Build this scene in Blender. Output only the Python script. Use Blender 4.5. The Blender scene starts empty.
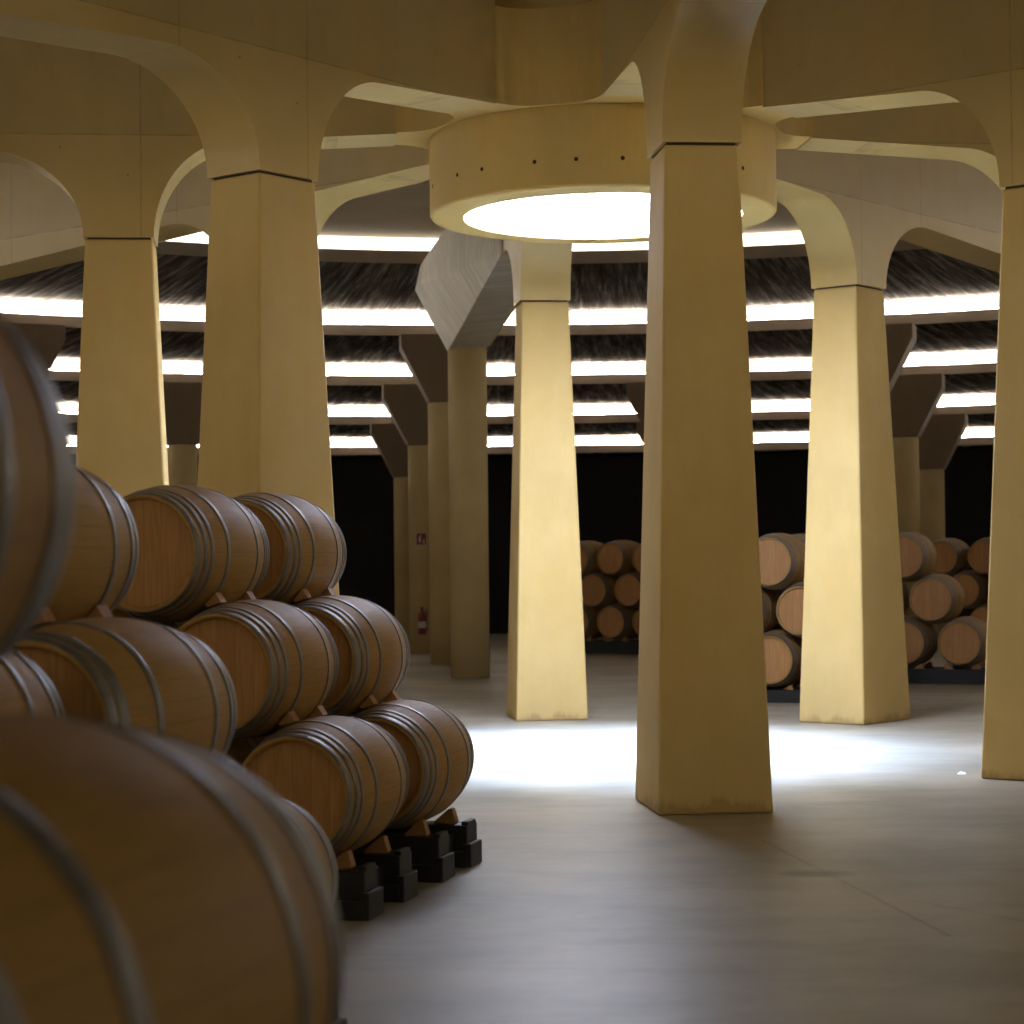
import bpy, bmesh, math, random
from mathutils import Vector, Matrix
random.seed(7)
S = bpy.context.scene
COL = S.collection
PI = math.pi
D2R = PI/180

# ------------------------------------------------------------------ constants
CX, CY = .833, 18.521          # centre of the round hall
RC, PH = 4.21, -84.0           # inner pillar circle, phase
ZJ = 4.475                     # joint between pillar and capital
CAM_H = 1.666

# ------------------------------------------------------------------ materials
def newmat(name):
    m = bpy.data.materials.new(name); m.use_nodes = True
    nt = m.node_tree; nt.nodes.clear()
    out = nt.nodes.new('ShaderNodeOutputMaterial')
    return m, nt, out
class NB:
    def __init__(s, nt): s.nt = nt
    def n(s, t, **k):
        nd = s.nt.nodes.new(t)
        for a, b in k.items(): setattr(nd, a, b)
        return nd
    def l(s, a, b): s.nt.links.new(a, b)
    def tex(s, src='Object'): return s.n('ShaderNodeTexCoord').outputs[src]
    def mapping(s, vec, scale=(1,1,1), rot=(0,0,0), loc=(0,0,0)):
        m = s.n('ShaderNodeMapping'); s.l(vec, m.inputs['Vector'])
        m.inputs['Scale'].default_value = scale; m.inputs['Rotation'].default_value = rot; m.inputs['Location'].default_value = loc
        return m.outputs[0]
    def noise(s, vec, scale, detail=4, rough=.6, w=None):
        t = s.n('ShaderNodeTexNoise'); s.l(vec, t.inputs['Vector'])
        t.inputs['Scale'].default_value = scale; t.inputs['Detail'].default_value = detail; t.inputs['Roughness'].default_value = rough
        return t.outputs['Fac']
    def ramp(s, fac, stops):
        r = s.n('ShaderNodeValToRGB'); s.l(fac, r.inputs['Fac'])
        while len(r.color_ramp.elements) < len(stops): r.color_ramp.elements.new(.5)
        for e, (p, c) in zip(r.color_ramp.elements, stops):
            e.position = p; e.color = (c if len(c) == 4 else (*c, 1)) if hasattr(c, '__len__') else (c, c, c, 1)
        return r.outputs['Color']
    def mix(s, a, b, fac, mode='MIX'):
        m = s.n('ShaderNodeMix', data_type='RGBA', blend_type=mode)
        for i, v in ((6, a), (7, b), (0, fac)):
            if hasattr(v, 'default_value') or hasattr(v, 'is_linked'): s.l(v, m.inputs[i])
            else: m.inputs[i].default_value = v if i == 0 else (*v, 1)
        return m.outputs[2]
    def math(s, op, a, b=None, c=None):
        m = s.n('ShaderNodeMath', operation=op)
        for i, v in enumerate((a, b, c)):
            if v is None: continue
            if hasattr(v, 'is_linked'): s.l(v, m.inputs[i])
            else: m.inputs[i].default_value = v
        return m.outputs[0]
    def sep(s, vec):
        q = s.n('ShaderNodeSeparateXYZ'); s.l(vec, q.inputs[0]); return q.outputs
    def bump(s, h, strength=.3, dist=.01, normal=None):
        b = s.n('ShaderNodeBump'); s.l(h, b.inputs['Height'])
        b.inputs['Strength'].default_value = strength; b.inputs['Distance'].default_value = dist
        if normal is not None: s.l(normal, b.inputs['Normal'])
        return b.outputs[0]
    def pbsdf(s, out, col, rough=.6, metal=0., normal=None, spec=.5):
        p = s.n('ShaderNodeBsdfPrincipled')
        for nm, v in (('Base Color', col), ('Roughness', rough), ('Metallic', metal)):
            if hasattr(v, 'is_linked'): s.l(v, p.inputs[nm])
            else: p.inputs[nm].default_value = (*v, 1) if nm == 'Base Color' else v
        p.inputs['Specular IOR Level'].default_value = spec
        if normal is not None: s.l(normal, p.inputs['Normal'])
        s.l(p.outputs[0], out.inputs['Surface'])
        return p

def concrete(name, base, dark=.82, rough=.75, lines=False, streak=0., coat=.35, stain=0., feet=False):
    """painted / fair-faced concrete with mottling, fine grain and (on the beams) form joints"""
    m, nt, out = newmat(name); b = NB(nt)
    v = b.tex()
    big = b.noise(v, .9, 5, .6); med = b.noise(b.mapping(v, (1, 1, .35)), 4., 5, .65); fine = b.noise(v, 60, 3, .7)
    f1 = b.ramp(big, [(.3, tuple(c*dark for c in base)), (.7, base)])
    c = b.mix(f1, tuple(x*y for x, y in zip(base, (.86, .82, .68))), b.ramp(med, [(.48, 0.), (.75, .6)]))
    h = b.math('MULTIPLY_ADD', fine, .35, med)
    if streak:
        geo = b.mapping(v, (1., 1., 1.), (0, 0, .55))
        st = b.noise(b.mapping(geo, (26, .8, 1.5)), 1., 4, .7)
        c = b.mix(c, tuple(x*(1-streak) for x in base), b.ramp(st, [(.42, 0.), (.62, 1.)]))
        h = b.math('MULTIPLY_ADD', st, 1.4, h)
    if lines:
        x, y, z = b.sep(v)[:3]
        def ln(co, at, w):
            return b.math('LESS_THAN', b.math('ABSOLUTE', b.math('SUBTRACT', co, at)), w)
        L = b.math('MAXIMUM', ln(x, 4.02, .006), ln(x, 5.27, .006))
        L = b.math('MAXIMUM', L, ln(x, 8.0, .006))
        L = b.math('MAXIMUM', L, ln(z, 5.36, .006))
        wob = b.ramp(b.noise(v, 3, 3), [(.35, .05), (.65, .6)])
        L = b.math('MULTIPLY', L, wob)
        c = b.mix(c, tuple(x*.28 for x in base), L)
        # slightly different pour colour either side of the form joints
        seg = b.math('GREATER_THAN', z, 5.36)
        c = b.mix(c, b.mix(c, (.86, .86, .92), 1., 'MULTIPLY'), seg)
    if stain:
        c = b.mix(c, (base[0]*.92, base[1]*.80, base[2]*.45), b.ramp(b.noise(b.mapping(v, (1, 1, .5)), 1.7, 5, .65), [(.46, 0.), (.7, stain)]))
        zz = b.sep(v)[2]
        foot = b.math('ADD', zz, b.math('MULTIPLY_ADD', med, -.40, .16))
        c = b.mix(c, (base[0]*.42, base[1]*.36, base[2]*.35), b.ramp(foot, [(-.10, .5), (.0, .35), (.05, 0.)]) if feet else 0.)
    # blow holes
    vo = b.n('ShaderNodeTexVoronoi'); b.l(v, vo.inputs['Vector']); vo.inputs['Scale'].default_value = 2.6
    hole = b.math('LESS_THAN', vo.outputs['Distance'], .022)
    c = b.mix(c, tuple(x*.35 for x in base), hole)
    nrm = b.bump(h, .35, .004)
    b.pbsdf(out, c, rough, 0, nrm, coat)
    return m

M = {}
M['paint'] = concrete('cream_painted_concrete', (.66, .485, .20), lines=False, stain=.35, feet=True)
M['paint_beam'] = concrete('cream_painted_concrete_beam', (.62, .46, .19), lines=True, rough=.45, stain=.3)
M['paint_drum'] = concrete('yellow_painted_concrete_drum', (.60, .44, .165), rough=.6, stain=.55)
M['raw'] = concrete('board_marked_grey_concrete', (.90, .83, .71), streak=.35, rough=.8)
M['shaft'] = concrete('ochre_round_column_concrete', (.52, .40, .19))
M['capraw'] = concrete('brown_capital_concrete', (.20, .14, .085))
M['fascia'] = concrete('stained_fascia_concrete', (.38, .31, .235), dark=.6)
M['ceil'] = concrete('brown_ceiling_concrete', (.50, .41, .27))

# roof rings: board-formed concrete, marks running outward from the centre
def ringmat():
    m, nt, out = newmat('board_formed_roof_concrete'); b = NB(nt)
    v = b.tex(); x, y, z = b.sep(v)[:3]
    ang = b.math('ARCTAN2', y, x)
    rad = b.math('SQRT', b.math('ADD', b.math('MULTIPLY', x, x), b.math('MULTIPLY', y, y)))
    cmb = b.n('ShaderNodeCombineXYZ'); b.l(b.math('MULTIPLY_ADD', rad, .03, b.math('MULTIPLY', ang, 26.)), cmb.inputs[0]); b.l(b.math('MULTIPLY', rad, .07), cmb.inputs[1])
    st = b.noise(cmb.outputs[0], 6., 5, .75)
    big = b.noise(v, .5, 4)
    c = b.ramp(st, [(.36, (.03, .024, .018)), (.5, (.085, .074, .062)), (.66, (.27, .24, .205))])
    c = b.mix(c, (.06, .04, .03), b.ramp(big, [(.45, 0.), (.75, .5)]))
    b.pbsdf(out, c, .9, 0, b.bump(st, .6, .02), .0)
    return m
M['ring'] = ringmat()

def drumglow():
    m, nt, out = newmat('daylight_diffuser'); b = NB(nt)
    e = b.n('ShaderNodeEmission'); e.inputs['Color'].default_value = (.90, 1.0, 1.30, 1); e.inputs['Strength'].default_value = 29
    b.l(e.outputs[0], out.inputs['Surface']); return m
M['glow'] = drumglow()
def stripglow():
    m, nt, out = newmat('daylight_glazing_strip'); b = NB(nt)
    e = b.n('ShaderNodeEmission'); e.inputs['Color'].default_value = (1, .90, .76, 1); e.inputs['Strength'].default_value = 3.6
    b.l(e.outputs[0], out.inputs['Surface']); return m
M['strip'] = stripglow()
M['strip_near'] = M['strip'].copy(); M['strip_near'].name = 'daylight_glazing_strip_near_side'  # out-of-view near-side strips, made stronger and warmer to light the front pillar
for n_ in M['strip_near'].node_tree.nodes:
    if n_.type == 'EMISSION': n_.inputs['Strength'].default_value = 6.0; n_.inputs['Color'].default_value = (1, .84, .56, 1)
def coveglow():  # glow for the hidden emitters added under the roof rings
    m, nt, out = newmat('added_cove_glow'); b = NB(nt)
    e = b.n('ShaderNodeEmission'); e.inputs['Color'].default_value = (1, .94, .87, 1); e.inputs['Strength'].default_value = 330
    b.l(e.outputs[0], out.inputs['Surface']); return m
M['cove'] = coveglow()

def floormat():
    m, nt, out = newmat('polished_concrete_floor'); b = NB(nt)
    v = b.tex()
    big = b.noise(v, .55, 5, .6); med = b.noise(b.mapping(v, (.5, 1.3, 1)), 1.8, 6, .7); fine = b.noise(v, 40, 3, .6)
    c = b.ramp(big, [(.35, (.25, .225, .17)), (.65, (.43, .385, .295))])
    c = b.mix(c, (.22, .205, .175), b.ramp(med, [(.5, 0.), (.8, .6)]))
    x, y, z = b.sep(v)[:3]
    wv = b.math('MULTIPLY_ADD', med, .03, 0.)
    def seg(ax, ay, bx, by, w):
        dx, dy = bx-ax, by-ay; L = math.hypot(dx, dy); dx /= L; dy /= L
        px = b.math('SUBTRACT', x, ax); py = b.math('SUBTRACT', y, ay)
        t = b.math('ADD', b.math('MULTIPLY', px, dx), b.math('MULTIPLY', py, dy))
        n = b.math('ABSOLUTE', b.math('ADD', b.math('MULTIPLY_ADD', px, -dy, wv), b.math('MULTIPLY', py, dx)))
        a = b.math('LESS_THAN', n, w)
        return b.math('MULTIPLY', a, b.math('MULTIPLY', b.math('GREATER_THAN', t, 0), b.math('LESS_THAN', t, L)))
    J = seg(1.48, 12.6, 1.93, 9.3, .014)                         # shrinkage crack
    J = b.math('MAXIMUM', J, seg(1.95, 10.3, 3.2, 8.3, .010))
    c = b.mix(c, (.05, .045, .04), b.math('MULTIPLY', J, .30))
    # dark damp patch beside the crack
    ex = b.math('DIVIDE', b.math('SUBTRACT', x, 1.60), .26); ey = b.math('DIVIDE', b.math('SUBTRACT', y, 11.2), .19)
    r = b.math('ADD', b.math('MULTIPLY', ex, ex), b.math('MULTIPLY', ey, ey))
    r = b.math('ADD', r, b.math('MULTIPLY', med, .5))
    c = b.mix(c, (.03, .027, .02), b.ramp(r, [(.3, .85), (1.0, 0.)]))
    rg = b.ramp(med, [(.3, .36), (.7, .46)])
    pf = b.pbsdf(out, c, rg, 0, b.bump(b.math('MULTIPLY_ADD', fine, .2, med), .05, .004), .30)
    pf.inputs['Specular Tint'].default_value = (1, .84, .50, 1)
    return m
M['floor'] = floormat()

def plain(name, col, rough=.6, metal=0., spec=.5, nz=0.):
    m, nt, out = newmat(name); b = NB(nt)
    if nz:
        n = b.noise(b.tex(), 9, 4)
        c = b.ramp(n, [(.3, tuple(x*(1-nz) for x in col)), (.7, col)])
        b.pbsdf(out, c, rough, metal, b.bump(n, .2, .003), spec)
    else: b.pbsdf(out, col, rough, metal, None, spec)
    return m
M['black'] = plain('black_painted_rack', (.012, .012, .013), .55, nz=.4)
M['darkwall'] = plain('dark_wall_paint', (.012, .011, .010), .9, nz=.3)
M['groove'] = plain('shadow_gap_dark', (.05, .035, .02), .9)
M['hole'] = plain('tie_hole_dark', (.03, .02, .01), .9)
M['hoop'] = None
M['red'] = plain('red_enamel', (.18, .018, .018), .4)
M['white'] = plain('white_print', (.5, .46, .42), .6)
M['steel'] = plain('blackened_steel', (.05, .05, .05), .4, .6)
M['paper'] = plain('white_paper', (.95, .95, .95), .7)

def hoopmat():
    m, nt, out = newmat('galvanised_hoop_steel'); b = NB(nt)
    v = b.tex(); n = b.noise(v, 14, 4, .6)
    oi = b.n('ShaderNodeObjectInfo').outputs['Random']
    c = b.ramp(n, [(.3, (.14, .13, .115)), (.7, (.27, .255, .23))])
    c = b.mix(c, (.16, .12, .09), b.math('MULTIPLY', oi, .35))
    b.pbsdf(out, c, b.ramp(n, [(.3, .42), (.7, .58)]), .65, None, .5)
    return m
M['hoop'] = hoopmat()

def stavemat():
    m, nt, out = newmat('oak_staves'); b = NB(nt)
    v = b.tex(); x, y, z = b.sep(v)[:3]
    z2 = b.math('SUBTRACT', z, .341)
    ang = b.math('MULTIPLY', b.math('ARCTAN2', z2, x), 30/(2*PI))
    idx = b.math('FLOOR', ang); fr = b.math('FRACT', ang)
    wn = b.n('ShaderNodeTexWhiteNoise', noise_dimensions='2D')
    oi = b.n('ShaderNodeObjectInfo').outputs['Random']
    cb = b.n('ShaderNodeCombineXYZ'); b.l(idx, cb.inputs[0]); b.l(b.math('MULTIPLY', oi, 97.), cb.inputs[1]); b.l(cb.outputs[0], wn.inputs['Vector'])
    cb2 = b.n('ShaderNodeCombineXYZ'); b.l(b.math('MULTIPLY', ang, 5.), cb2.inputs[0]); b.l(b.math('MULTIPLY', y, 2.5), cb2.inputs[1]); b.l(wn.outputs['Value'], cb2.inputs[2])
    gr = b.noise(cb2.outputs[0], 3., 5, .7)
    c = b.ramp(gr, [(.25, (.27, .135, .033)), (.55, (.40, .22, .060)), (.8, (.50, .295, .09))])
    c = b.mix(c, (.20, .11, .03), b.math('MULTIPLY', wn.outputs['Value'], .22))
    c = b.mix(c, (.44, .29, .10), b.math('MULTIPLY', oi, .3))
    gap = b.math('LESS_THAN', b.math('ABSOLUTE', b.math('SUBTRACT', fr, .5)), .485)
    c = b.mix((.22, .13, .06), c, gap)
    st = b.noise(v, 3.5, 4, .6)
    c = b.mix(c, (.16, .09, .04), b.ramp(st, [(.52, 0.), (.75, .55)]))
    b.pbsdf(out, c, .62, 0, b.bump(b.math('MULTIPLY_ADD', gap, .3, gr), .18, .002), .25)
    return m
M['stave'] = stavemat()
def headmat():
    m, nt, out = newmat('oak_barrel_head'); b = NB(nt)
    v = b.tex(); x, y, z = b.sep(v)[:3]
    oi = b.n('ShaderNodeObjectInfo').outputs['Random']
    px = b.math('MULTIPLY', x, 11.); idx = b.math('FLOOR', px); fr = b.math('FRACT', px)
    wn = b.n('ShaderNodeTexWhiteNoise', noise_dimensions='2D')
    cb = b.n('ShaderNodeCombineXYZ'); b.l(idx, cb.inputs[0]); b.l(b.math('MULTIPLY', oi, 53.), cb.inputs[1]); b.l(cb.outputs[0], wn.inputs['Vector'])
    cb2 = b.n('ShaderNodeCombineXYZ'); b.l(b.math('MULTIPLY', x, 40.), cb2.inputs[0]); b.l(b.math('MULTIPLY', z, 3.), cb2.inputs[1]); b.l(wn.outputs['Value'], cb2.inputs[2])
    gr = b.noise(cb2.outputs[0], 1.6, 5, .7)
    c = b.ramp(gr, [(.25, (.32, .155, .048)), (.6, (.48, .255, .092)), (.85, (.58, .34, .14))])
    c = b.mix(c, (.36, .17, .07), b.math('MULTIPLY', wn.outputs['Value'], .5))
    gap = b.math('LESS_THAN', b.math('ABSOLUTE', b.math('SUBTRACT', fr, .5)), .485)
    c = b.mix((.25, .12, .055), c, gap)
    b.pbsdf(out, c, .6, 0, b.bump(b.math('MULTIPLY_ADD', gap, .8, gr), .2, .002), .35)
    return m
M['head'] = headmat()
M['chock'] = plain('pine_chock', (.42, .21, .075), .6, nz=.3)

# ------------------------------------------------------------------ helpers
def mesh(name, verts, faces, mat=None, smooth=False):
    me = bpy.data.meshes.new(name); me.from_pydata([tuple(v) for v in verts], [], faces); me.update()
    if smooth:
        for p in me.polygons: p.use_smooth = True
    if mat: me.materials.append(mat)
    return me
def fixn(me):
    bm = bmesh.new(); bm.from_mesh(me); bmesh.ops.recalc_face_normals(bm, faces=bm.faces); bm.to_mesh(me); bm.free(); return me
def obj(name, me, parent=None, loc=None, rz=None):
    o = bpy.data.objects.new(name, me); COL.objects.link(o)
    if parent: o.parent = parent
    if loc is not None: o.location = loc
    if rz is not None: o.rotation_euler = (0, 0, rz)
    return o
def thing(name, label, cat, loc=(0, 0, 0), rz=0., group=None):
    o = obj(name, None, None, loc, rz); o['label'] = label; o['category'] = cat; o.empty_display_size = .2
    if group: o['group'] = group
    return o
def tag(o, label, cat, group=None):
    o['label'] = label; o['category'] = cat
    if group: o['group'] = group
    return o
def struct(o): o['kind'] = 'structure'; return o
def box(cx, cy, cz, sx, sy, sz, taper=1.):
    v = []
    for z, t in ((-.5, 1.), (.5, taper)):
        for x, y in ((-.5, -.5), (.5, -.5), (.5, .5), (-.5, .5)):
            v.append((cx+x*sx*t, cy+y*sy*t, cz+z*sz))
    f = [(3, 2, 1, 0), (4, 5, 6, 7), (0, 1, 5, 4), (1, 2, 6, 5), (2, 3, 7, 6), (3, 0, 4, 7)]
    return v, f
def join(parts):
    V, F = [], []
    for v, f in parts:
        n = len(V); V += list(v); F += [tuple(i+n for i in q) for q in f]
    return V, F
def prism(poly, h0, h1, axis='z'):
    """closed polygon (a,b) extruded; axis z: (a,b,h); axis y: (a,h,b)"""
    n = len(poly)
    mk = (lambda a, b, h: (a, b, h)) if axis == 'z' else (lambda a, b, h: (a, h, b))
    V = [mk(a, b, h0) for a, b in poly]+[mk(a, b, h1) for a, b in poly]
    F = [tuple(range(n))[::-1], tuple(range(n, 2*n))]+[(i, (i+1) % n, n+(i+1) % n, n+i) for i in range(n)]
    return V, F
def lathe(prof, n=96, closed=True, axis='z', a0=0., a1=2*PI):
    """profile of (r, h); closed ring section when closed"""
    V, F = [], []
    full = abs(a1-a0-2*PI) < 1e-6; m = n if full else n+1; k = len(prof)
    for i in range(m):
        a = a0+(a1-a0)*i/n; c, s = math.cos(a), math.sin(a)
        for r, h in prof:
            V.append((r*c, r*s, h) if axis == 'z' else (r*c, h, r*s))
    for i in range(n):
        j = (i+1) % m
        for q in range(k if closed else k-1):
            w = (q+1) % k
            F.append((i*k+q, j*k+q, j*k+w, i*k+w))
    return V, F
def bevel(me, w, seg=2, angle=35):
    bm = bmesh.new(); bm.from_mesh(me)
    bmesh.ops.recalc_face_normals(bm, faces=bm.faces)
    ed = [e for e in bm.edges if len(e.link_faces) == 2 and e.calc_face_angle(0) > angle*D2R]
    bmesh.ops.bevel(bm, geom=ed, offset=w, segments=seg, affect='EDGES', profile=.5, clamp_overlap=True)
    bm.to_mesh(me); bm.free(); return me
def hull(pts, name, mat):
    bm = bmesh.new()
    for p in pts: bm.verts.new(p)
    r = bmesh.ops.convex_hull(bm, input=bm.verts)
    bmesh.ops.delete(bm, geom=list({g for g in r['geom_interior']+r['geom_unused'] if isinstance(g, bmesh.types.BMVert)}), context='VERTS')
    bmesh.ops.recalc_face_normals(bm, faces=bm.faces)
    me = bpy.data.meshes.new(name); bm.to_mesh(me); bm.free(); me.materials.append(mat); return me

# ------------------------------------------------------------------ camera
cam = bpy.data.cameras.new('camera'); co = bpy.data.objects.new('camera', cam); COL.objects.link(co)
cam.sensor_width = 36; cam.lens = 2098/1024*36; cam.clip_start = .05; cam.clip_end = 200
pitch = math.atan(51.5/2098)
co.matrix_world = Matrix.Translation((0, 0, CAM_H)) @ Matrix.Rotation(PI/2+pitch, 4, 'X') @ Matrix.Rotation(-.011, 4, 'Z')
cam.dof.use_dof = True; cam.dof.focus_distance = 14.8; cam.dof.aperture_fstop = 3.4
S.camera = co

# ------------------------------------------------------------------ floor and wall
fl = obj('floor', fixn(mesh('floor', *lathe([(0.001, 0), (31.6, 0), (31.6, -.3), (.001, -.3)], 64), M['floor'])), None, (CX, CY, 0))
# floor pattern is laid in world metres: shift object coordinates by baking the offset into the mesh
fl.location = (0, 0, 0)
for v in fl.data.vertices: v.co.x += CX; v.co.y += CY
struct(fl)
w = obj('wall_outer', fixn(mesh('wall_outer', *lathe([(31.5, 0), (31.5, 4.6), (31.9, 4.6), (31.9, 0)], 96), M['darkwall'])), None, (CX, CY, 0)); struct(w)

# ------------------------------------------------------------------ roof rings
RR = [12.42, 16.9, 21.3, 25.7, 30.1]
ZT = [6.28, 5.71, 5.25, 4.80, 4.40]
FH, BH = .19, .21
for k in range(5):
    r, z = RR[k], ZT[k]
    if k < 4: ro, zo = RR[k+1]+.16, ZT[k+1]+BH
    else: ro, zo = 31.9, 4.25
    prof = [(r, z), (r, z-FH), (ro, zo), (ro, zo+.14), (r+.6, z+.5), (r+.24, z+.5), (r+.24, z)]
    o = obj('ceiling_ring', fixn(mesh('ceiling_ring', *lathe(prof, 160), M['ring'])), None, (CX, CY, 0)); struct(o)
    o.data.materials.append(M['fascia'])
    for p in o.data.polygons:
        if abs(p.normal.z) < .3: p.material_index = 1
    for a0, a1, dim in ((-20*D2R, 200*D2R, False), (200*D2R, 340*D2R, True)):  # last flag marks the near side, where the strips glow stronger
        if not dim and k > 0:
            c = obj('added_cove_emitter', fixn(mesh('added_cove_emitter', *lathe([(r+.05, z+.003), (r+.10, z+.003), (r+.10, z+.008), (r+.05, z+.008)], 120, True, 'z', a0, a1), M['cove'])), None, (CX, CY, 0)); struct(c)  # unseen emitter added behind the fascia to brighten the underside above
        b = obj('window_strip', fixn(mesh('window_strip', *lathe([(r+.16, z+.002), (r+.16, z+BH-.002), (r+.18, z+BH-.002), (r+.18, z+.002)], 120, True, 'z', a0, a1), M['strip_near' if dim else 'strip'])), None, (CX, CY, 0)); struct(b)
# inner ceiling between the pillar circle and the first ring, and the higher centre
zc = ZT[0]+BH
o = obj('ceiling', fixn(mesh('ceiling', *lathe([(8.1, 7.25), (8.1, zc), (RR[0]+.16, zc), (RR[0]+.6, zc+.3), (8.5, 7.6), (1.5, 7.6), (1.5, 7.25)], 96), M['ceil'])), None, (CX, CY, 0)); struct(o)

# ------------------------------------------------------------------ inner pillars with radial beams
WT0, WT1, WR0, WR1 = .771, .505, .96, .57
def soff(R): return 5.41-.0545*(R-1.53) if R < RC else 5.445-.057*(R-1.53)
def arc(Rs, zs, Re, n=18):
    """quarter ellipse from capital face (Rs,zs) vertical, to the soffit at Re"""
    pts = []
    ze = soff(Re)
    for i in range(n+1):
        t = i/n*PI/2
        pts.append((Re+(Rs-Re)*math.cos(t), zs+(ze-zs)*math.sin(t)))
    return pts
def shaft_mesh():
    v = []
    for z, wr, wt in ((0, WR0, WT0), (ZJ-.007, WR1, WT1)):
        for a, b in ((-.5, -.5), (.5, -.5), (.5, .5), (-.5, .5)): v.append((RC+a*wr, b*wt, z))
    f = [(3, 2, 1, 0), (4, 5, 6, 7), (0, 1, 5, 4), (1, 2, 6, 5), (2, 3, 7, 6), (3, 0, 4, 7)]
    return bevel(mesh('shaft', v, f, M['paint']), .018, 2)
def beam_mesh():
    zb = ZJ+.009
    inner = arc(RC-WR1/2-.012, zb, RC-WR1/2-.71)
    outer = arc(RC+WR1/2+.012, zb, RC+WR1/2+.88)
    p = [(1.83, soff(1.83))]+inner[::-1]+outer+[(8.0, soff(8.0)), (12.1, soff(12.1)), (12.4, soff(12.1)+.06), (12.4, zc+.02), (8.2, zc+.02), (8.2, 7.245), (1.83, 7.245)]
    me = mesh('radial_beam', *prism(p, -.2715, .2715, 'y'), M['paint_beam'])
    fixn(me)
    for q in me.polygons: q.use_smooth = True
    me.set_sharp_from_angle(angle=25*D2R)
    return me
sm, bmh = shaft_mesh(), beam_mesh()
gv, gf = box(RC, 0, ZJ, WR1-.035, WT1-.035, .04)
gm = mesh('shadow_gap', gv, gf, M['groove'])
pil = [
 (0, 'tall cream concrete pillar standing nearest, in the middle foreground, its camera side in shade'),
 (1, 'cream concrete pillar cut off by the right edge of the picture'),
 (3, 'brightly lit cream pillar right of the nearest pillar, beside the lit barrel heads'),
 (4, 'brightly lit cream pillar directly below the far rim of the skylight drum'),
 (6, 'shaded cream pillar farthest left, behind the top tier of barrels'),
 (7, 'broad shaded cream pillar rising behind the two farthest top-tier barrels, its corner facing us'),
 (2, 'cream pillar hidden behind the one at the right edge, only its pale beam reaching the drum shows'),
 (5, 'cream pillar hidden behind the broad left one, only its pale curved beam beside the drum shows'),
]
for k, lab in pil:
    a = (PH+45*k+{4: .6, 3: -.8, 1: .6, 7: .5}.get(k, 0))*D2R
    t = thing('concrete_pillar', lab, 'pillar', (CX, CY, 0), a, 'pillars in a circle around the skylight drum')
    # base of the Empty at the foot of the pillar
    t.location = (CX+RC*math.cos(a), CY+RC*math.sin(a), 0)
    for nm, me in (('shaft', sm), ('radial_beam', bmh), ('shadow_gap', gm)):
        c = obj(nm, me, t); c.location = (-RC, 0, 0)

# ------------------------------------------------------------------ skylight drum
dr = thing('skylight_drum', 'round cream concrete drum hanging over the hall with a glowing white underside', 'skylight', (CX, CY, 4.72))
def child(nm, me, par, loc=(0, 0, 0)):
    c = obj(nm, me, par); c.location = loc; return c
R1, R2, zb = 1.53, 1.575, 4.72
prof = [(1.235, zb), (1.50, zb), (1.522, zb+.012), (R1, zb+.03), (R1, 5.415), (1.235, 5.415)]
me = fixn(mesh('drum_wall', *lathe([(r, z-4.72) for r, z in prof], 128), M['paint_drum']))
for p in me.polygons: p.use_smooth = False
child('drum_wall', me, dr)
# upper collar with fillets flowing into the eight radial beams
rho, wv = .38, .272
al = math.sqrt((R2+rho)**2-(wv+rho)**2)
poly = []
for k in range(8):
    a = (PH+45*k)*D2R
    def P(u, v): return (u*math.cos(a)-v*math.sin(a), u*math.sin(a)+v*math.cos(a))
    for sgn in (-1, 1):
        cxy = (al, sgn*(wv+rho)); pts = []
        angc = math.atan2(-cxy[1], -cxy[0])       # towards the drum centre
        angl = -sgn*PI/2                            # towards the beam face
        d = (angl-angc+PI) % (2*PI)-PI
        for i in range(9):
            th = angc+d*i/8
            pts.append((cxy[0]+rho*math.cos(th), cxy[1]+rho*math.sin(th)))
        if sgn == 1: pts = pts[::-1]
        poly += [P(*q) for q in pts]
me = fixn(mesh('upper_collar', *prism(poly, 5.405-4.72, 6.2-4.72), M['paint_drum']))
child('upper_collar', me, dr)
child('shaft_wall', fixn(mesh('shaft_wall', *lathe([(1.25, 6.19-4.72), (1.49, 6.19-4.72), (1.49, 7.6-4.72), (1.25, 7.6-4.72)], 96), M['paint_drum'])), dr)
child('diffuser', fixn(mesh('diffuser', *lathe([(.002, .035), (1.236, .035), (1.236, .06), (.002, .06)], 96), M['glow'])), dr)
# tie holes
def tie(px, z, r):
    # angle on the camera side of the drum that projects to image column px
    best = min((abs(512+2098*(CX+r*math.cos(t*D2R))/(CY+r*math.sin(t*D2R))-px), t) for t in [x*.25 for x in range(-720, 0)])
    t = best[1]*D2R
    v, f = lathe([(.001, .011), (.016, .011), (.018, .009), (.018, -.03), (.001, -.03)], 16)
    me = fixn(mesh('tie_hole', v, f, M['hole']))
    o = child('tie_hole', me, dr, (r*math.cos(t), r*math.sin(t), z-4.72))
    o.matrix_local = Matrix.Translation((r*math.cos(t), r*math.sin(t), z-4.72)) @ Vector((math.cos(t), math.sin(t), 0)).to_track_quat('Z', 'Y').to_matrix().to_4x4()
for px in (437, 461.6, 486, 539, 580.6, 627, 747): tie(px, 4.955, R1-.009)
for px in (534, 577): tie(px, 5.86 if px == 534 else 5.88, R2-.009)

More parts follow.
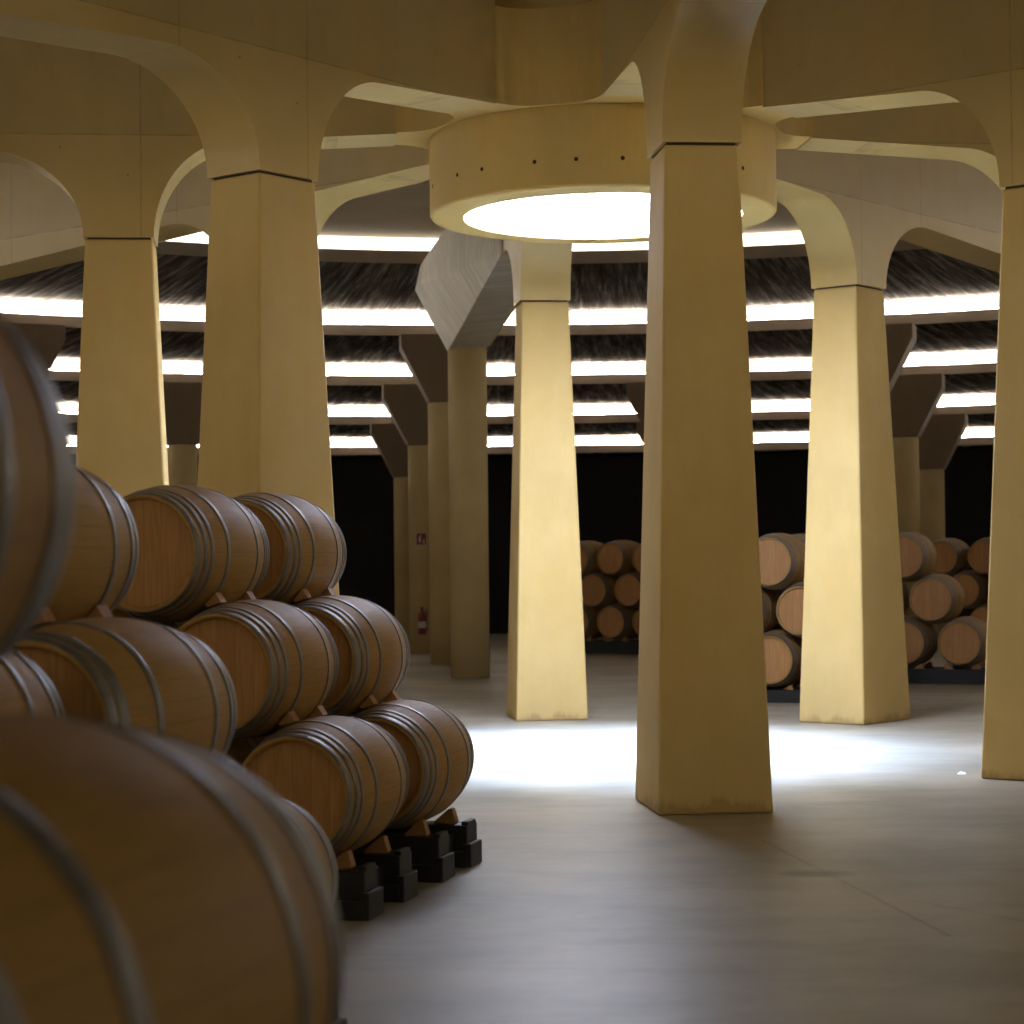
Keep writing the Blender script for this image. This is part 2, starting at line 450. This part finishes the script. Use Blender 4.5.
# ------------------------------------------------------------------ round columns with flared capitals
def pol(R, deg): return (CX+R*math.cos(deg*D2R), CY+R*math.sin(deg*D2R))
def round_column(R, deg, zs, zw, zt, label, rad=.285, inner=False, haunch=True):
    x, y = pol(R, deg)
    t = thing('round_column', label, 'column', (x, y, 0), deg*D2R, 'round columns carrying the roof rings')
    v, f = lathe([(.001, 0), (rad, 0), (rad, zs-.02), (rad-.02, zs), (.001, zs)], 40)
    me = fixn(mesh('shaft', v, f, M['shaft']))
    for p in me.polygons: p.use_smooth = abs(p.normal.z) < .3
    child('shaft', me, t)
    hw = .74; b = .272
    pts = [(sx*b, sy*b, zs+.005) for sx in (-1, 1) for sy in (-1, 1)]
    if inner:
        pts += [(sx*.27, sy*hw, zw) for sx in (-1, 1) for sy in (-1, 1)] + [(sx*.27, sy*.66, zt) for sx in (-1, 1) for sy in (-1, 1)]
        # haunch narrowing inwards along the radial beam
        if haunch: pts += [(-6.9, sy*.276, soff(R-6.9)-.005) for sy in (-1, 1)] + [(-6.9, sy*.276, 6.4) for sy in (-1, 1)]
    else:
        pts += [(sx*b, sy*hw, zw) for sx in (-1, 1) for sy in (-1, 1)] + [(sx*b, sy*hw, zt) for sx in (-1, 1) for sy in (-1, 1)]
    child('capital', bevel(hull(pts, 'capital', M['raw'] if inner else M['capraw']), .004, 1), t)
    return t
round_column(12.4, 96.8, 4.83, 5.73, 6.09, 'nearest round column, behind the drum, with a big light grey board-marked capital', inner=True)
for dg_, lb_ in ((50.2, 'round column beyond the right edge of the picture, under the bright right pillar beam'),
                 (141., 'round column beyond the left edge of the picture, under the hidden pillar beam')):
    round_column(12.4, dg_, 4.83, 5.73, 6.09, lb_, inner=True, haunch=False)
Z = {1: (4.38, 5.29, 5.52), 2: (3.92, 4.80, 5.06), 3: (3.50, 4.42, 4.61)}
for R, ring, deg, lab in [
 (16.9, 1, 96.62, 'round column just left of the nearest round column, second of that receding line'),
 (21.3, 2, 96.8, 'round column with the red fire sign and extinguisher on it'),
 (25.7, 3, 96.8, 'last and farthest left of the receding line of round columns by the drum'),
 (16.9, 1, 72.4, 'round column hidden behind the bright right pillar, only its dark capital showing right of it'),
 (21.3, 2, 72.4, 'round column right of the bright right pillar, above the stacked barrels'),
 (25.7, 3, 72.4, 'farther round column beside it, last one before the right edge pillar'),
 (21.3, 2, 84.3, 'round column behind the nearest pillar, the upper of two capital tips peeking out left of it'),
 (25.7, 3, 84.3, 'round column behind the nearest pillar, the lower of two capital tips peeking out left of it'),
 (16.9, 1, 120.8, 'round column at the far left, its dark flared capital above the blurred barrel'),
 (21.3, 2, 108.9, 'dim round column seen in the gap between the two left pillars')]:
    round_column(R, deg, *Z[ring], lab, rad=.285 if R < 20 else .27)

# fire sign and extinguisher on the third column
x3, y3 = pol(21.3, 96.8)
az = math.atan2(-y3, -x3)+.0       # direction to the camera side
nx, ny = math.cos(az), math.sin(az)
def on_col(zz, off): return (x3+nx*(.27+off)-.03, y3+ny*(.27+off), zz)
rz = az+PI/2
sg = thing('fire_sign', 'small square red fire extinguisher sign on a round column', 'sign', on_col(2.03, .02), rz)
v, f = box(0, 0, .115, .20, .012, .23); child('plate', mesh('plate', v, f, M['white']), sg)
v, f = box(0, -.008, .115, .18, .006, .21); child('field', mesh('field', v, f, M['red']), sg)
parts = [box(-.03, -.013, .10, .045, .005, .10), box(-.03, -.013, .165, .02, .005, .025), box(-.005, -.013, .175, .05, .005, .012),
         box(.045, -.013, .09, .03, .005, .08, .2), box(.045, -.013, .045, .05, .005, .02)]
v, f = join(parts); child('pictogram', mesh('pictogram', v, f, M['white']), sg)
# the column's curved face: a bracket ties sign to it
v, f = box(0, .012, .115, .05, .012, .05); child('bracket', mesh('bracket', v, f, M['steel']), sg)
ex = thing('fire_extinguisher', 'red fire extinguisher hanging low on a round column under the sign', 'fire extinguisher', on_col(.36, .10), rz)
v, f = lathe([(.001, 0), (.07, 0), (.078, .02), (.078, .36), (.06, .41), (.025, .44), (.025, .46), (.001, .46)], 24)
child('cylinder', fixn(mesh('cylinder', v, f, M['red'])), ex)
v, f = lathe([(.0795, .12), (.0795, .24), (.078, .24), (.078, .12)], 24); child('data_plate', fixn(mesh('data_plate', v, f, M['white'])), ex)
v, f = join([box(0, 0, .48, .04, .05, .05), box(0, -.06, .51, .02, .12, .012), box(0, -.05, .485, .02, .10, .01)]); child('valve', mesh('valve', v, f, M['steel']), ex)
v, f = join([box(.085, -.01, .30, .02, .02, .34), box(.085, -.01, .11, .035, .035, .06)]); child('hose', mesh('hose', v, f, M['steel']), ex)
v, f = box(0, .085, .30, .10, .02, .06); child('bracket', mesh('bracket', v, f, M['steel']), ex)

# ------------------------------------------------------------------ barrels
BL_, BR, HR = .95, .341, .28
def prof_r(t): return BR-(BR-HR)*(2*t/BL_)**2
def barrel_meshes(layout=((.021, .040), (.082, .030), (.135, .028), (.285, .030))):
    n = 24; out = [(prof_r(t), t) for t in [-BL_/2+BL_*i/n for i in range(n+1)]]
    inner = []
    e = BL_/2
    prof = [(HR-.024, -e+.03), (HR-.018, -e)]+out+[(HR-.018, e), (HR-.024, e-.03)]
    v, f = lathe(prof, 60, closed=True, axis='y')
    v = [(a, b, c+BR) for a, b, c in v]
    body = fixn(mesh('staves', v, f, M['stave']))
    for p in body.polygons: p.use_smooth = True
    heads = []
    for s in (-1, 1):
        v, f = lathe([(.001, s*(e-.028)), (HR-.02, s*(e-.028)), (HR-.02, s*(e-.05)), (.001, s*(e-.05))], 48, True, 'y')
        v = [(a, b, c+BR) for a, b, c in v]; heads.append(fixn(mesh('head', v, f, M['head'])))
    hoops = []
    for c0, wd in layout:
        for s in (-1, 1):
            tt = [c0-wd/2+wd*i/3 for i in range(4)]
            pr = [(prof_r(s*(e-t))+.0035, s*(e-t)) for t in tt]
            pr += [(prof_r(s*(e-t))-.004, s*(e-t)) for t in tt[::-1]]
            v, f = lathe(pr, 60, True, 'y'); v = [(a, b, c+BR) for a, b, c in v]
            hm = fixn(mesh('hoop', v, f, M['hoop']))
            for p in hm.polygons: p.use_smooth = abs(p.normal.y) < .6
            hoops.append(hm)
    return body, heads, hoops
protos = []
for lay in (((.021, .040), (.082, .030), (.135, .028), (.285, .030)), ((.022, .042), (.078, .046), (.265, .036))):
    body, heads, hoops = barrel_meshes(lay)
    proto = thing('wine_barrel', '', 'barrel')
    kids = [child('staves', body, proto)]
    for h in heads: kids.append(child('head', h, proto))
    for h in hoops: kids.append(child('hoop', h, proto))
    protos.append([proto, kids, False])
def barrel(x, y, z, th, label, group, kind=0):
    """x,y centre; z = underside of the bilge; th = heading of the axis, right of +Y"""
    pr = protos[kind]
    if not pr[2]: r = pr[0]; pr[2] = True
    else:
        r = pr[0].copy(); COL.objects.link(r)
        for c in pr[1]:
            q = c.copy(); COL.objects.link(q); q.parent = r
    r.location = (x, y, z); r.rotation_euler = (0, 0, -th); r['label'] = label; r['category'] = 'barrel'; r['group'] = group
    return r

ZR, PITCH, DZ = .243, .75, .575
# chocks (cross-section in the plane across the barrel axis)
def chock_mesh(name='wooden_chock', w=.09, h=.10, t=.085, low=.25):
    p = [(-w/2, -h/2), (w/2, -h/2), (w/2, -h/2+h*low), (-w/2+w*.25, h/2), (-w/2, h/2)]
    return bevel(mesh(name, *prism(p, -t/2, t/2, 'y'), M['chock']), .004, 1)
def crotch_chock():
    # wedge filling the gap between two barrels, pointing into their contact; x across, z up, origin at its middle
    d = Vector((.547, -.838)); e = Vector((.838, .547)); m = Vector((.1875, -.2875))
    us = (.05, .075, .10, .125); gs = [.343-math.sqrt(.3375**2-u*u)-.0015 for u in us]
    pts = [m+e*u+d*g for u, g in zip(us, gs)]+[m+e*u-d*g for u, g in list(zip(us, gs))[::-1]]
    c = m+e*.1
    return fixn(mesh('wooden_chock', *prism([tuple(p-c) for p in pts], -.036, .036, 'y'), M['chock'])), c
ck, CKC = crotch_chock()
def base_chock(): # wedge on the rack, leaning up under the bilge
    p = [(-.07, 0), (.05, 0), (.056, .012), (.034, .084), (.012, .084), (-.07, .012)]
    return bevel(mesh('chock', *prism(p, -.03, .03, 'y'), M['chock']), .004, 1)
bck = base_chock()

def rack(cx, cy, th, nslots, label, group, right_end=1, z=0):
    """one rack carries nslots barrels side by side; cx,cy = centre of its right-most slot on the floor"""
    r = thing('barrel_rack', label, 'rack', (cx, cy, z), -th, group)
    L = PITCH*nslots; x1 = .325; x0 = x1-L-.02
    for yy in (-.27, .27):
        parts = [box((x0+x1)/2, yy, .155, x1-x0, .20, .145), box((x0+x1)/2+.0, yy, .045, x1-x0, .235, .09)]
        # stepped foot at the outer end
        parts += [box(x1-.0, yy, .065, .05, .225, .13)]
        parts += [box(x1-.02, yy, .235, .04, .16, .028)]
        me = bevel(mesh('runner', *join(parts), M['black']), .005, 1)
        child('runner', me, r)
    for xx in (x0+.08, x1-.12):
        me = mesh('cross_bar', *box(xx, 0, .13, .08, .36, .10), M['black']); child('cross_bar', me, r)
    for i in range(nslots):
        for yy in (-.27, .27):
            for s in (1, -1):
                c = child('chock', bck, r, (-PITCH*i+s*.185, yy, .2275))
                if s < 0: c.rotation_euler = (0, 0, PI)
    return r

def stack_point(x0, y0, th, tier, slot, ax):
    """x0,y0: axis position of the right-most top barrel; lower tiers step half a pitch to the right"""
    a = (math.sin(th), math.cos(th)); p = (math.cos(th), -math.sin(th))
    off = PITCH/2*(2-tier)-PITCH*slot
    return (x0+p[0]*off+a[0]*ax, y0+p[1]*off+a[1]*ax)
def put(st, tier, slot, ax, label, group, cl=None, zo=0.):
    x0, y0, th = st
    x, y = stack_point(x0, y0, th, tier, slot, ax)
    z = ZR+zo+DZ*tier+(.002 if tier else 0.)
    barrel(x, y, z, th, label, group, 1 if (x0, y0) in ((-1.74, 7.112), (-.979, 2.396)) else 0)
    if tier and cl:
        # chock wedged in the crotch on the outer side, between this barrel and the one below right
        for q, yy in enumerate((-.2, .2)):
            lx, lz = CKC
            px = x+math.cos(th)*lx+math.sin(th)*yy; py = y-math.sin(th)*lx+math.cos(th)*yy
            o = obj('wooden_chock', ck, None, (px, py, z+BR+lz)); o.rotation_euler = (0, 0, -th)
            tag(o, cl+(', nearer end' if yy < 0 else ', farther end'), 'chock', 'wooden chocks between the barrels of the left stacks')

S1 = (-1.656, 10.512, .259); G1 = 1.2
g = 'barrels in the left stacks'
put(S1, 2, 0, 0, 'oak barrel on the top tier of the left stack, its whole round head facing us', g, cl='orange wooden chock under the top-tier barrel whose whole head shows')
put(S1, 2, 0, G1, 'rearmost top-tier barrel of the left stack, against the broad pillar', g, cl='orange wooden chock under the rearmost top-tier barrel')
put(S1, 1, 0, 0, 'oak barrel in the middle tier of the left stack, centre of the stepped end', g, cl='orange wooden chock under the central middle-tier barrel')
put(S1, 1, 0, G1, 'rearmost middle-tier barrel of the left stack with a bright glint on its rim', g, cl='orange wooden chock under the rearmost middle-tier barrel')
put(S1, 0, 0, 0, 'bottom-tier barrel with dark round head, left of the rearmost bottom one', g)
put(S1, 0, 0, G1, 'rearmost bottom-tier barrel of the left stack, farthest right beside the open floor', g)
gb = 'barrels hidden inside the left stacks'
for t_, s_ in ((1, 1), (0, 1), (0, 2)):
    for ax in (0, G1):
        put(S1, t_, s_, ax, 'oak barrel buried inside the far left stack, behind its stepped front barrels', gb)
for ax, wd in ((0, 'black rack under the bottom barrel with the dark round head'), (G1, 'black rack under the rearmost bottom barrel, at the edge of the open floor')):
    rack(*stack_point(*S1, 0, 0, ax), S1[2], 3, wd, 'black racks under the left stacks')

S2 = (-1.74, 7.112, .294); G2 = 1.2
put(S2, 2, 0, 0, 'top-tier barrel half hidden by the big blurred one, its rear rim catching light', g, cl='orange wooden chock under the half-hidden top-tier barrel')
put(S2, 1, 0, 0, 'long middle-tier barrel at left with brown head and rings, in front of the centre one', g, cl='orange wooden chock under the long middle-tier barrel at left')
put(S2, 0, 0, 0, 'bottom-tier barrel mostly hidden by the huge blurred one, only its right side showing', g)
put(S2, 1, 0, -G2, 'barrel end at the left edge of the picture below the blurred upper barrel', g)
for ax in (0, -G2):
    if ax: put(S2, 0, 0, ax, 'oak barrel buried inside the nearer left stack, behind the huge blurred barrel', gb)
    for t_, s_ in ((1, 1), (0, 1), (0, 2)):
        put(S2, t_, s_, ax, 'oak barrel buried inside the nearer left stack, behind the huge blurred barrel', gb)
for ax, wd in ((0, 'black rack under the mostly hidden bottom barrel beside the huge blurred one'), (-G2, 'black rack hidden behind the huge blurred barrel')):
    rack(*stack_point(*S2, 0, 0, ax), S2[2], 3, wd, 'black racks under the left stacks')

S3 = (-.979, 2.396, .263)
barrel(-.95, 2.28, ZR+2*DZ+.036, .263, 'big dark blurred barrel cut off by the left edge at eye level', g, 1)
put(S3, 1, 0, 0, 'huge blurred barrel filling the lower left corner, closest to us', g)
for t_, s_ in ((1, 1), (0, 0), (0, 1), (0, 2)):
    put(S3, t_, s_, 0, 'oak barrel of the closest stack, outside the picture under the huge blurred one', 'barrels carrying the huge blurred ones')
rack(*stack_point(*S3, 0, 0, 0), S3[2], 3, 'black rack under the huge blurred barrel at the bottom left corner', 'black racks under the left stacks')

# far racks ----------------------------------------------------------
def inv(px, d): return (px-512)/2098*d
def far(name, px, d, th, tiers, place, deep=1, gap=1.02, zo=0.):
    """px,d: image column and distance of the head of the right-most top barrel"""
    a = (math.sin(th), math.cos(th))
    x0 = inv(px, d)+a[0]*.475; y0 = d+a[1]*.475
    tn = ['bottom', 'middle', 'top']
    for dd in range(deep):
        for t in range(3):
            for s in tiers[t]:
                lab = place(t, s, dd)
                put((x0, y0, th), t, s, dd*gap, lab[0], lab[1], zo=zo)
    mx = min(tiers[0]); n = len(tiers[0])
    for dd in range(deep):
        x, y = stack_point(x0, y0, th, 0, mx, dd*gap)
        rk = rack(x, y, th, n, name+(', front one' if dd == 0 else ', rear one') if deep > 1 else name, 'black racks under the far stacks')
        rk.scale = (1, 1, 1+zo/.2275)

def lm(t, s, dd):
    d = {(2, 0): 'top one of the three pale lit barrel heads right of the nearest pillar', (1, 0): 'middle one of the three pale lit barrel heads, cut by the bright pillar',
         (0, 1): 'lowest of the three pale lit barrel heads right of the nearest pillar', (1, 1): 'dark barrel side showing left of the middle lit barrel head'}
    if dd == 0 and (t, s) in d:
        return d[(t, s)], 'lit barrels beside the bright right pillar'
    if dd == 1 and (t, s) == (2, 0): return 'second barrel directly behind the top lit one, its top edge showing', 'lit barrels beside the bright right pillar'
    return 'oak barrel behind the pillars in the middle far stack', 'barrels of the middle far stack hidden by pillars'
far('long black rack under the pale lit barrels right of the nearest pillar', 767, 24.6, .40, {0: (0, 1, 2), 1: (0, 1), 2: (0,)}, lm, deep=2, zo=-.08)
def lr(t, s, dd):
    d = {(2, 0): 'top-tier barrel just right of the bright right pillar, half cut by it',
         (1, 0): 'single middle-tier barrel of the right far stack, round head fully visible',
         (0, 0): 'bottom-tier barrel of the right far stack, round head fully visible',
         (0, 1): 'bottom-tier barrel beside the bright right pillar, half cut by it'}
    if dd == 0 and (t, s) in d: return d[(t, s)], 'barrels of the right far stack'
    return 'oak barrel hidden behind the bright right pillar', 'barrels of the right far stack hidden by the pillar'
far('long black rack under the right far stack', 901, 28.1, .40, {0: (0, 1, 2), 1: (0, 1), 2: (0,)}, lr, zo=-.035)
def lr2(t, s, dd):
    d = {(2, 2): 'dim top-tier barrel in the back, right of the half-cut one', (2, 1): 'dim top-tier barrel in the back touching the right edge pillar',
         (1, 1): 'dim reddish middle-tier barrel in the back, between the two front heads'}
    if (t, s) in d: return d[(t, s)], 'barrels of the rearmost right stack'
    return 'oak barrel in the dark behind the right far stack', 'barrels of the rearmost right stack, mostly hidden'
far('black rack in the dark behind the right far stack', 1026, 36.0, .5, {0: (0, 1, 2), 1: (0, 1, 2), 2: (0, 1, 2)}, lr2, zo=-.04)
def ll(t, s, dd):
    d = {(2, 2): 'dark top-tier barrel touching the bright left pillar, in the narrow gap', (2, 1): 'dark top-tier barrel with full round head in the narrow gap left of the nearest pillar',
         (2, 0): 'dark top-tier barrel touching the nearest pillar, in the narrow gap',
         (1, 2): 'dark middle-tier barrel touching the bright left pillar', (1, 1): 'dark middle-tier barrel touching the nearest pillar',
         (0, 2): 'dark bottom-tier barrel with full round head in the narrow gap', (0, 1): 'dark bottom-tier barrel touching the nearest pillar'}
    if (t, s) in d: return d[(t, s)], 'dark barrels in the gap between the two bright columns'
    return 'oak barrel in the dark behind the nearest pillar', 'dark far barrels hidden by the nearest pillar'
far('black rack under the dark barrels in the narrow gap', 645, 37.7, .58, {0: (0, 1, 2, 3), 1: (0, 1, 2), 2: (0, 1, 2)}, ll)

# scrap of paper on the floor
me = mesh('paper_scrap', [(-.035, -.02, .002), (.03, -.028, .003), (.036, .018, .012), (.0, .03, .022), (-.03, .022, .004), (.0, 0, .014)], [(0, 1, 5), (1, 2, 5), (2, 3, 5), (3, 4, 5), (4, 0, 5)], M['paper'])
md = fixn(me); o = obj('paper_scrap', me, None, (3.45, 16.25, 0)); o.modifiers.new('thick', 'SOLIDIFY').thickness = .002
tag(o, 'tiny white scrap of paper on the floor near the right edge pillar', 'paper scrap')

# ------------------------------------------------------------------ light
def area(name, loc, size, power, col, rot=(0, 0, 0), spread=None, shape='DISK'):
    l = bpy.data.lights.new(name, 'AREA'); l.shape = shape; l.size = size; l.energy = power; l.color = col
    if spread: l.spread = spread
    o = bpy.data.objects.new(name, l); COL.objects.link(o); o.location = loc; o.rotation_euler = rot; return o
area('skylight_beam', (CX, CY, 4.745), 2.3, 950, (.42, .60, 1.), spread=67*D2R)
w = bpy.data.worlds.new('world'); S.world = w; w.use_nodes = True
w.node_tree.nodes['Background'].inputs['Color'].default_value = (1, .8, .5, 1)
w.node_tree.nodes['Background'].inputs['Strength'].default_value = .0
S.view_settings.view_transform = 'Standard'; S.view_settings.look = 'None'; S.view_settings.gamma = 1; S.view_settings.use_curve_mapping = False
S.view_settings.exposure = 0.0
S.cycles.max_bounces = 8; S.cycles.diffuse_bounces = 6
